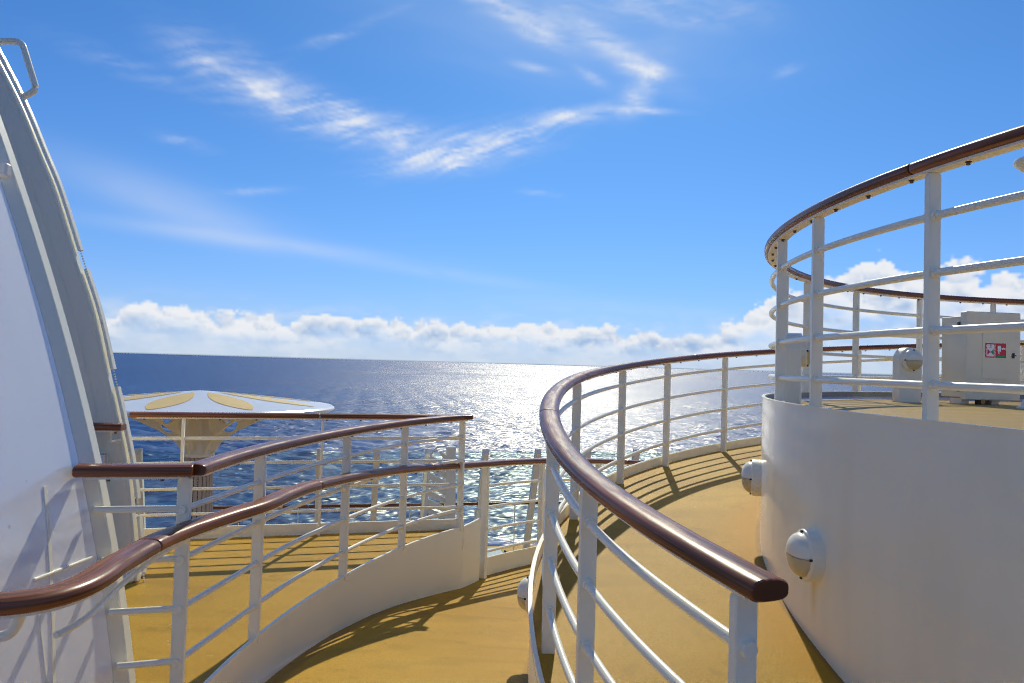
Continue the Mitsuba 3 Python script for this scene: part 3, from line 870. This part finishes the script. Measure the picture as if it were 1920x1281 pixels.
sx0, sz0, sw, sh = -.098, .405, .106, .138
yb = -.0095
ondoor('left_sign', slab(sx0, sx0 + sw, sz0, sz0 + sh, yb), 'red_print')
ondoor('left_sign_ground', slab(sx0 + .011, sx0 + sw - .011, sz0 + .012, sz0 + sh - .012, yb - .0015), 'white_print')
mx, mz = sx0 + sw / 2, sz0 + .054
ondoor('left_sign_valve', prism([(mx - .033, mz + .028), (mx - .033, mz - .028), (mx, mz)], yb - .0025), 'red_print')
ondoor('left_sign_valve', prism([(mx + .033, mz + .028), (mx + .033, mz - .028), (mx, mz)], yb - .0025), 'green_print')
ht = meshkit.text_mesh('H', .018, .001)
v_ = ht.vertices
ht = trimesh.Trimesh(np.c_[mx - .007 + v_[:, 0], yb - .0025 - v_[:, 2], mz + .050 + v_[:, 1]], ht.faces[:, ::-1], process=False)
ondoor('left_sign_letter', ht, 'black_plastic')
ondoor('left_sign_letter', slab(mx - .012, mx + .012, mz + .041, mz + .044, yb - .0028, .0012), 'black_plastic')
sx1 = sx0 + sw + .006
ondoor('right_sign', slab(sx1, sx1 + sw, sz0, sz0 + sh, yb), 'red_print')
ondoor('right_sign_band', slab(sx1, sx1 + sw, sz0, sz0 + .022, yb - .0015), 'green_print')
ondoor('right_sign_hose', slab(sx1 + .018, sx1 + .052, sz0 + .060, sz0 + .115, yb - .0015), 'white_print')
ondoor('right_sign_hose', slab(sx1 + .024, sx1 + .034, sz0 + .036, sz0 + .060, yb - .0015), 'white_print')
ondoor('right_sign_mark', slab(sx1 + .060, sx1 + .074, sz0 + .080, sz0 + .096, yb - .0015), 'white_print')
ondoor('right_sign_mark', prism([(sx1 + .080, sz0 + .078), (sx1 + .100, sz0 + .078), (sx1 + .100, sz0 + .100), (sx1 + .090, sz0 + .090), (sx1 + .080, sz0 + .100)], yb - .0005), 'white_print')
c = trimesh.creation.cylinder(radius=.022, height=.006, sections=24)
c.apply_transform(trimesh.transformations.rotation_matrix(math.pi / 2, [1, 0, 0]))
c.apply_translation([.205, -.001, .43])
ondoor('lock_plate', c, 'steel')
ondoor('lock_handle', cat_mesh([slab(.195, .209, .43, .455, -.010, .012), slab(.201, .225, .424, .436, -.010, .012), slab(.193, .207, .405, .426, -.010, .012)]), 'black_plastic')
for z in (.10, .72):
    cab('hinge', .014, .03, .05, -Wc / 2 - .002, .10, z, 'bolt_metal', .003)
for x, s_, b_ in ((-.22, .08, 'cream_paint'), (.10, .08, 'cream_paint')):
    cab('foot', s_, .16, .055, x, .17, -.018, b_, .004)
cab('drain_valve', .035, .05, .05, -.06, .12, -.02, 'black_plastic', .004)
cab('drain_valve', .02, .04, .05, .04, .12, -.02, 'bolt_metal', .004)
m = hull([(-.36, .36, -.045), (-.30, .36, -.045), (-.36, .38, -.045), (-.30, .38, -.045), (-.31, .36, .75), (-.285, .36, .75), (-.31, .38, .75), (-.285, .38, .75)])
part(k, 'side_plate', place(m, cx, cy, zb, ca), 'white_paint')

# ------------------------------------------------------------------ deck lamp post at the right edge
k = thing('lamp_post', 'white lamp post with flared foot and dish head right of the hose cabinet', 'lamp post')
lx, ly = 4.56, 6.40
part(k, 'foot', lathe([(0, 0), (.19, 0), (.19, .012), (.165, .025), (.13, .10), (.105, .28), (.085, .55), (.065, .60), (0, .60)]).apply_translation([lx, ly, ZUP + .001]), 'white_paint', smooth=35)
part(k, 'pole', trimesh.creation.cylinder(radius=.05, height=1.5, sections=24).apply_translation([lx, ly, ZUP + 1.35]), 'white_paint', smooth=40)
part(k, 'dish', lathe([(0, 0), (.06, 0), (.16, .03), (.225, .085), (.232, .105), (.225, .125), (.12, .16), (0, .175)]).apply_translation([lx, ly, 1.78]), 'white_paint', smooth=40)

# ------------------------------------------------------------------ stern: rail, windscreen, louvre, small things
k = thing('stern_railing', 'long brown handrail across the stern deck below', 'railing')
handrail(k, np.array([[*sp(-9.6), -3.575], [*sp(13), -3.575]]), [.2, .38, .55, .75], w=.11, h=.075, bolt_step=.6, step=.2)
for a in np.arange(-9.4, 13, 1.36):
    x, y = sp(a)
    part(k, 'post', place(post_mesh(.05, .02, 1.24), x, y, ZST, math.atan2(SN[1], SN[0])), 'cream_paint')

k = thing('windscreen', 'row of inward leaning posts with tinted glass panes around the stern deck', 'windscreen')
LEAN = .344
av = [-10.2, -8.84, -7.5, -6.15, -4.85, -3.5, -2.25, -.8, .574, 1.92, 3.28, 4.6, 5.95, 7.3, 8.6, 10, 11.4]
def wpt(a, h, off=0.0):
    x, y = sp(a, .42 - LEAN * h + off)
    return np.array([x, y, ZST + h])
for a in av:
    pts_ = []
    for h, c_ in ((0, 0), (2.62, 0), (2.74, 1)):
        for da in (-.075, .075):
            for db in ((-.08, .08) if not c_ else (.02, .08)):
                pts_.append(wpt(a + da, h, db + .02))
    part(k, 'post', hull(pts_), 'cream_paint')
for a, b in zip(av, av[1:]):
    q_ = [wpt(a + .085, .25), wpt(b - .085, .25), wpt(b - .085, 2.68), wpt(a + .085, 2.68)]
    part(k, 'pane', (np.array(q_), np.array([[0, 1, 2], [0, 2, 3]])), 'tinted_glass')

k = thing('louvre_screen', 'tall white louvred screen with slanting slats at the stern', 'louvre')
lo = np.array([-1.66, 18.2])
lw = lambda x, dy=0.0: lo + SDIR * x + SN * dy
def lbox(name, x0, x1, z0, z1, d0=-.05, d1=.05):
    pts_ = [(*lw(x, d_), z) for x in (x0, x1) for d_ in (d0, d1) for z in (z0, z1)]
    part(k, name, hull(pts_), 'white_paint')
pts_ = [(*lw(x, d_), z) for x, z in ((.14, ZST), (.44, ZST), (.15, -2.06), (.37, -2.06)) for d_ in (-.04, .12)]
part(k, 'post', hull(pts_), 'white_paint')
pts_ = [(*lw(x, d_), z) for x, z in ((-.42, ZST), (-.36, ZST), (-.27, -2.30), (-.22, -2.30)) for d_ in (-.06, .10)]
part(k, 'post', hull(pts_), 'cream_paint')
arc = np.array([(-.245, -2.32), (-.20, -2.20), (-.10, -2.09), (.02, -2.05), (.15, -2.06)])
part(k, 'arched_top', tube(np.array([[*lw(x, .02), z] for x, z in arc]), .022), 'cream_paint', smooth=40)
for i_ in range(14):
    z = -2.22 - i_ * .205
    xl = -.22 - max(0, (-2.3 - z)) * .055
    if i_ == 0:
        xl = -.02
    pts_ = [(*lw(x, d_), zz) for x, zz in ((xl, z), (xl, z + .15 * (1 if i_ else .4)), (.15, z - .20), (.15, z - .05)) for d_ in (-.01, .015)]
    part(k, 'slat', hull(pts_), 'white_paint')

k = thing('covered_bundle', 'dark navy cloth cover beside the louvred screen at the stern', 'cover')
m = trimesh.creation.icosphere(subdivisions=4, radius=1.0)
v = m.vertices.copy()
v *= np.array([.34, .30, .62])
v[:, 0] *= np.clip(1.05 - .55 * np.clip(v[:, 2] / .62, 0, 1), .3, 1.2)
v += (meshkit.fbm(v * 5.0, 3, 5)[:, None] - .5) * .12
part(k, 'cover', trimesh.Trimesh(v + np.array([-1.84, 17.6, ZST + .61]), m.faces), 'navy_cloth', smooth=True)

k = thing('deck_hatch', 'low grey hatch on the yellow stern deck', 'hatch')
part(k, 'coaming', place(bevel_box(.62, 1.3, .16, .02), -.36, 18.55, ZST + .08, .235), 'grey_paint')
part(k, 'lid', place(bevel_box(.66, 1.36, .035, .01), -.36, 18.55, ZST + .18, .235), 'grey_paint')
for y in (-.4, .4):
    part(k, 'latch', place(bevel_box(.05, .10, .06, .01), -.02, 18.5 + y, ZST + .19, .235), 'black_plastic')

k = thing('grab_hoop', 'small white tube hoop on the stern deck beside the bulwark end', 'hoop')
part(k, 'hoop', tube(fillet([[-.83, 17.6, ZST], [-.74, 17.6, -3.42], [-.60, 17.63, -3.42], [-.66, 17.63, ZST]], .06), .02), 'white_paint', smooth=40)

# ------------------------------------------------------------------ mushroom canopy
k = thing('deck_canopy', 'mushroom canopy with yellow petals on its white roof and a slatted trunk', 'canopy')
ox, oy = -6.74, 16.3
RB, ZR, ZA, ZC = 2.84, -1.06, -.765, -2.13
def roof_z(r):
    return ZA - (ZA - ZR) * (r / RB) ** 1.15
prof = [(0, ZA)] + [(r, roof_z(r)) for r in np.linspace(.2, RB - .06, 14)] + [(RB, ZR - .03), (RB + .005, ZR - .06), (RB - .04, ZR - .10), (RB - .3, ZR - .06), (0, ZR - .02)]
part(k, 'roof', lathe(prof, 72).apply_translation([ox, oy, 0]), 'roof_paint', smooth=25)
for i_ in range(9):
    a = math.radians(-67.5 + 20 + 40 * i_)
    n = 22
    t_ = np.linspace(0, 1, n)
    r_ = .42 + (2.60 - .42) * t_
    wd = .30 * np.sin(np.pi * t_) ** .75 * (.75 + .5 * t_)
    sides = []
    for sg in (-1, 0, 1):
        x, y = r_, sg * wd
        rr_ = np.hypot(x, y)
        z = roof_z(rr_) + .008
        sides.append(np.stack([ox + x * math.cos(a) - y * math.sin(a), oy + x * math.sin(a) + y * math.cos(a), z], 1))
    pm = cat_mesh([strip(sides[1], sides[0]), strip(sides[2], sides[1])])
    kk = part_key(k + '__roof', 'petal')
    scene[kk] = mikit.ply(pm, 'petal_print')
for i_ in range(6):
    a = math.radians(-67.5 + 27 + 60 * i_)
    outer = [(.05, ZC), (.32, ZC), (.46, ZC + .24), (.78, ZC + .48), (1.35, ZC + .76), (2.35, ZR - .05), (.05, ZR - .05)]
    pg = Polygon(outer).difference(affinity.scale(Point(.60, ZC + .68).buffer(1, 16), .17, .23)).difference(affinity.scale(Point(1.12, ZC + .85).buffer(1, 16), .20, .12))
    fm = trimesh.creation.extrude_polygon(pg, .05, engine='earcut')
    v = fm.vertices
    x, y = v[:, 0], v[:, 2] - .025
    part(k, 'fin', trimesh.Trimesh(np.c_[ox + x * math.cos(a) - y * math.sin(a), oy + x * math.sin(a) + y * math.cos(a), v[:, 1]], fm.faces), 'cream_paint')
inner = [(.24, ZC), (.19, ZC + .30), (.16, ZC + .75), (.20, ZR - .03)]
part(k, 'funnel', lathe(inner, 40).apply_translation([ox, oy, 0]), 'cream_paint', smooth=40)
part(k, 'collar', lathe([(.0, ZC - .06), (.33, ZC - .06), (.33, ZC + .01), (.0, ZC + .01)], 40).apply_translation([ox, oy, 0]), 'cream_paint', smooth=30)
part(k, 'spout', tube(fillet([[ox - .02, oy - .28, ZC + .14], [ox - .02, oy - .42, ZC + .36], [ox - .02, oy - .55, ZC + .34]], .05), .05), 'cream_paint', smooth=40)
tr = part(k, 'trunk', lathe([(.27, ZC - .07), (.31, -3.4), (.40, ZST)], 40).apply_translation([ox, oy, 0]), 'black_plastic', smooth=40)
for i_ in range(22):
    a0, a1 = 2 * math.pi * (i_ + .08) / 22, 2 * math.pi * (i_ + .92) / 22
    pts_ = []
    for r, z in ((.285, ZC - .07), (.325, -3.4), (.415, ZST)):
        pass
    rowsO, rowsI = [], []
    for r, z in ((.285, ZC - .07), (.302, -2.8), (.325, -3.4), (.365, -4.2), (.415, ZST)):
        rowsO.append([(ox + (r + .012) * math.cos(q_), oy + (r + .012) * math.sin(q_), z) for q_ in (a0, a1)])
    O = np.array(rowsO)
    side = np.array([[[ox + (p_[0] - ox) * .93, oy + (p_[1] - oy) * .93, p_[2]] for p_ in r2] for r2 in rowsO])
    pm = cat_mesh([strip(O[:, 1], O[:, 0]), strip(O[:, 0], side[:, 0]), strip(side[:, 1], O[:, 1])])
    kk = part_key(tr, 'plank')
    scene[kk] = mikit.ply(pm, 'teak')
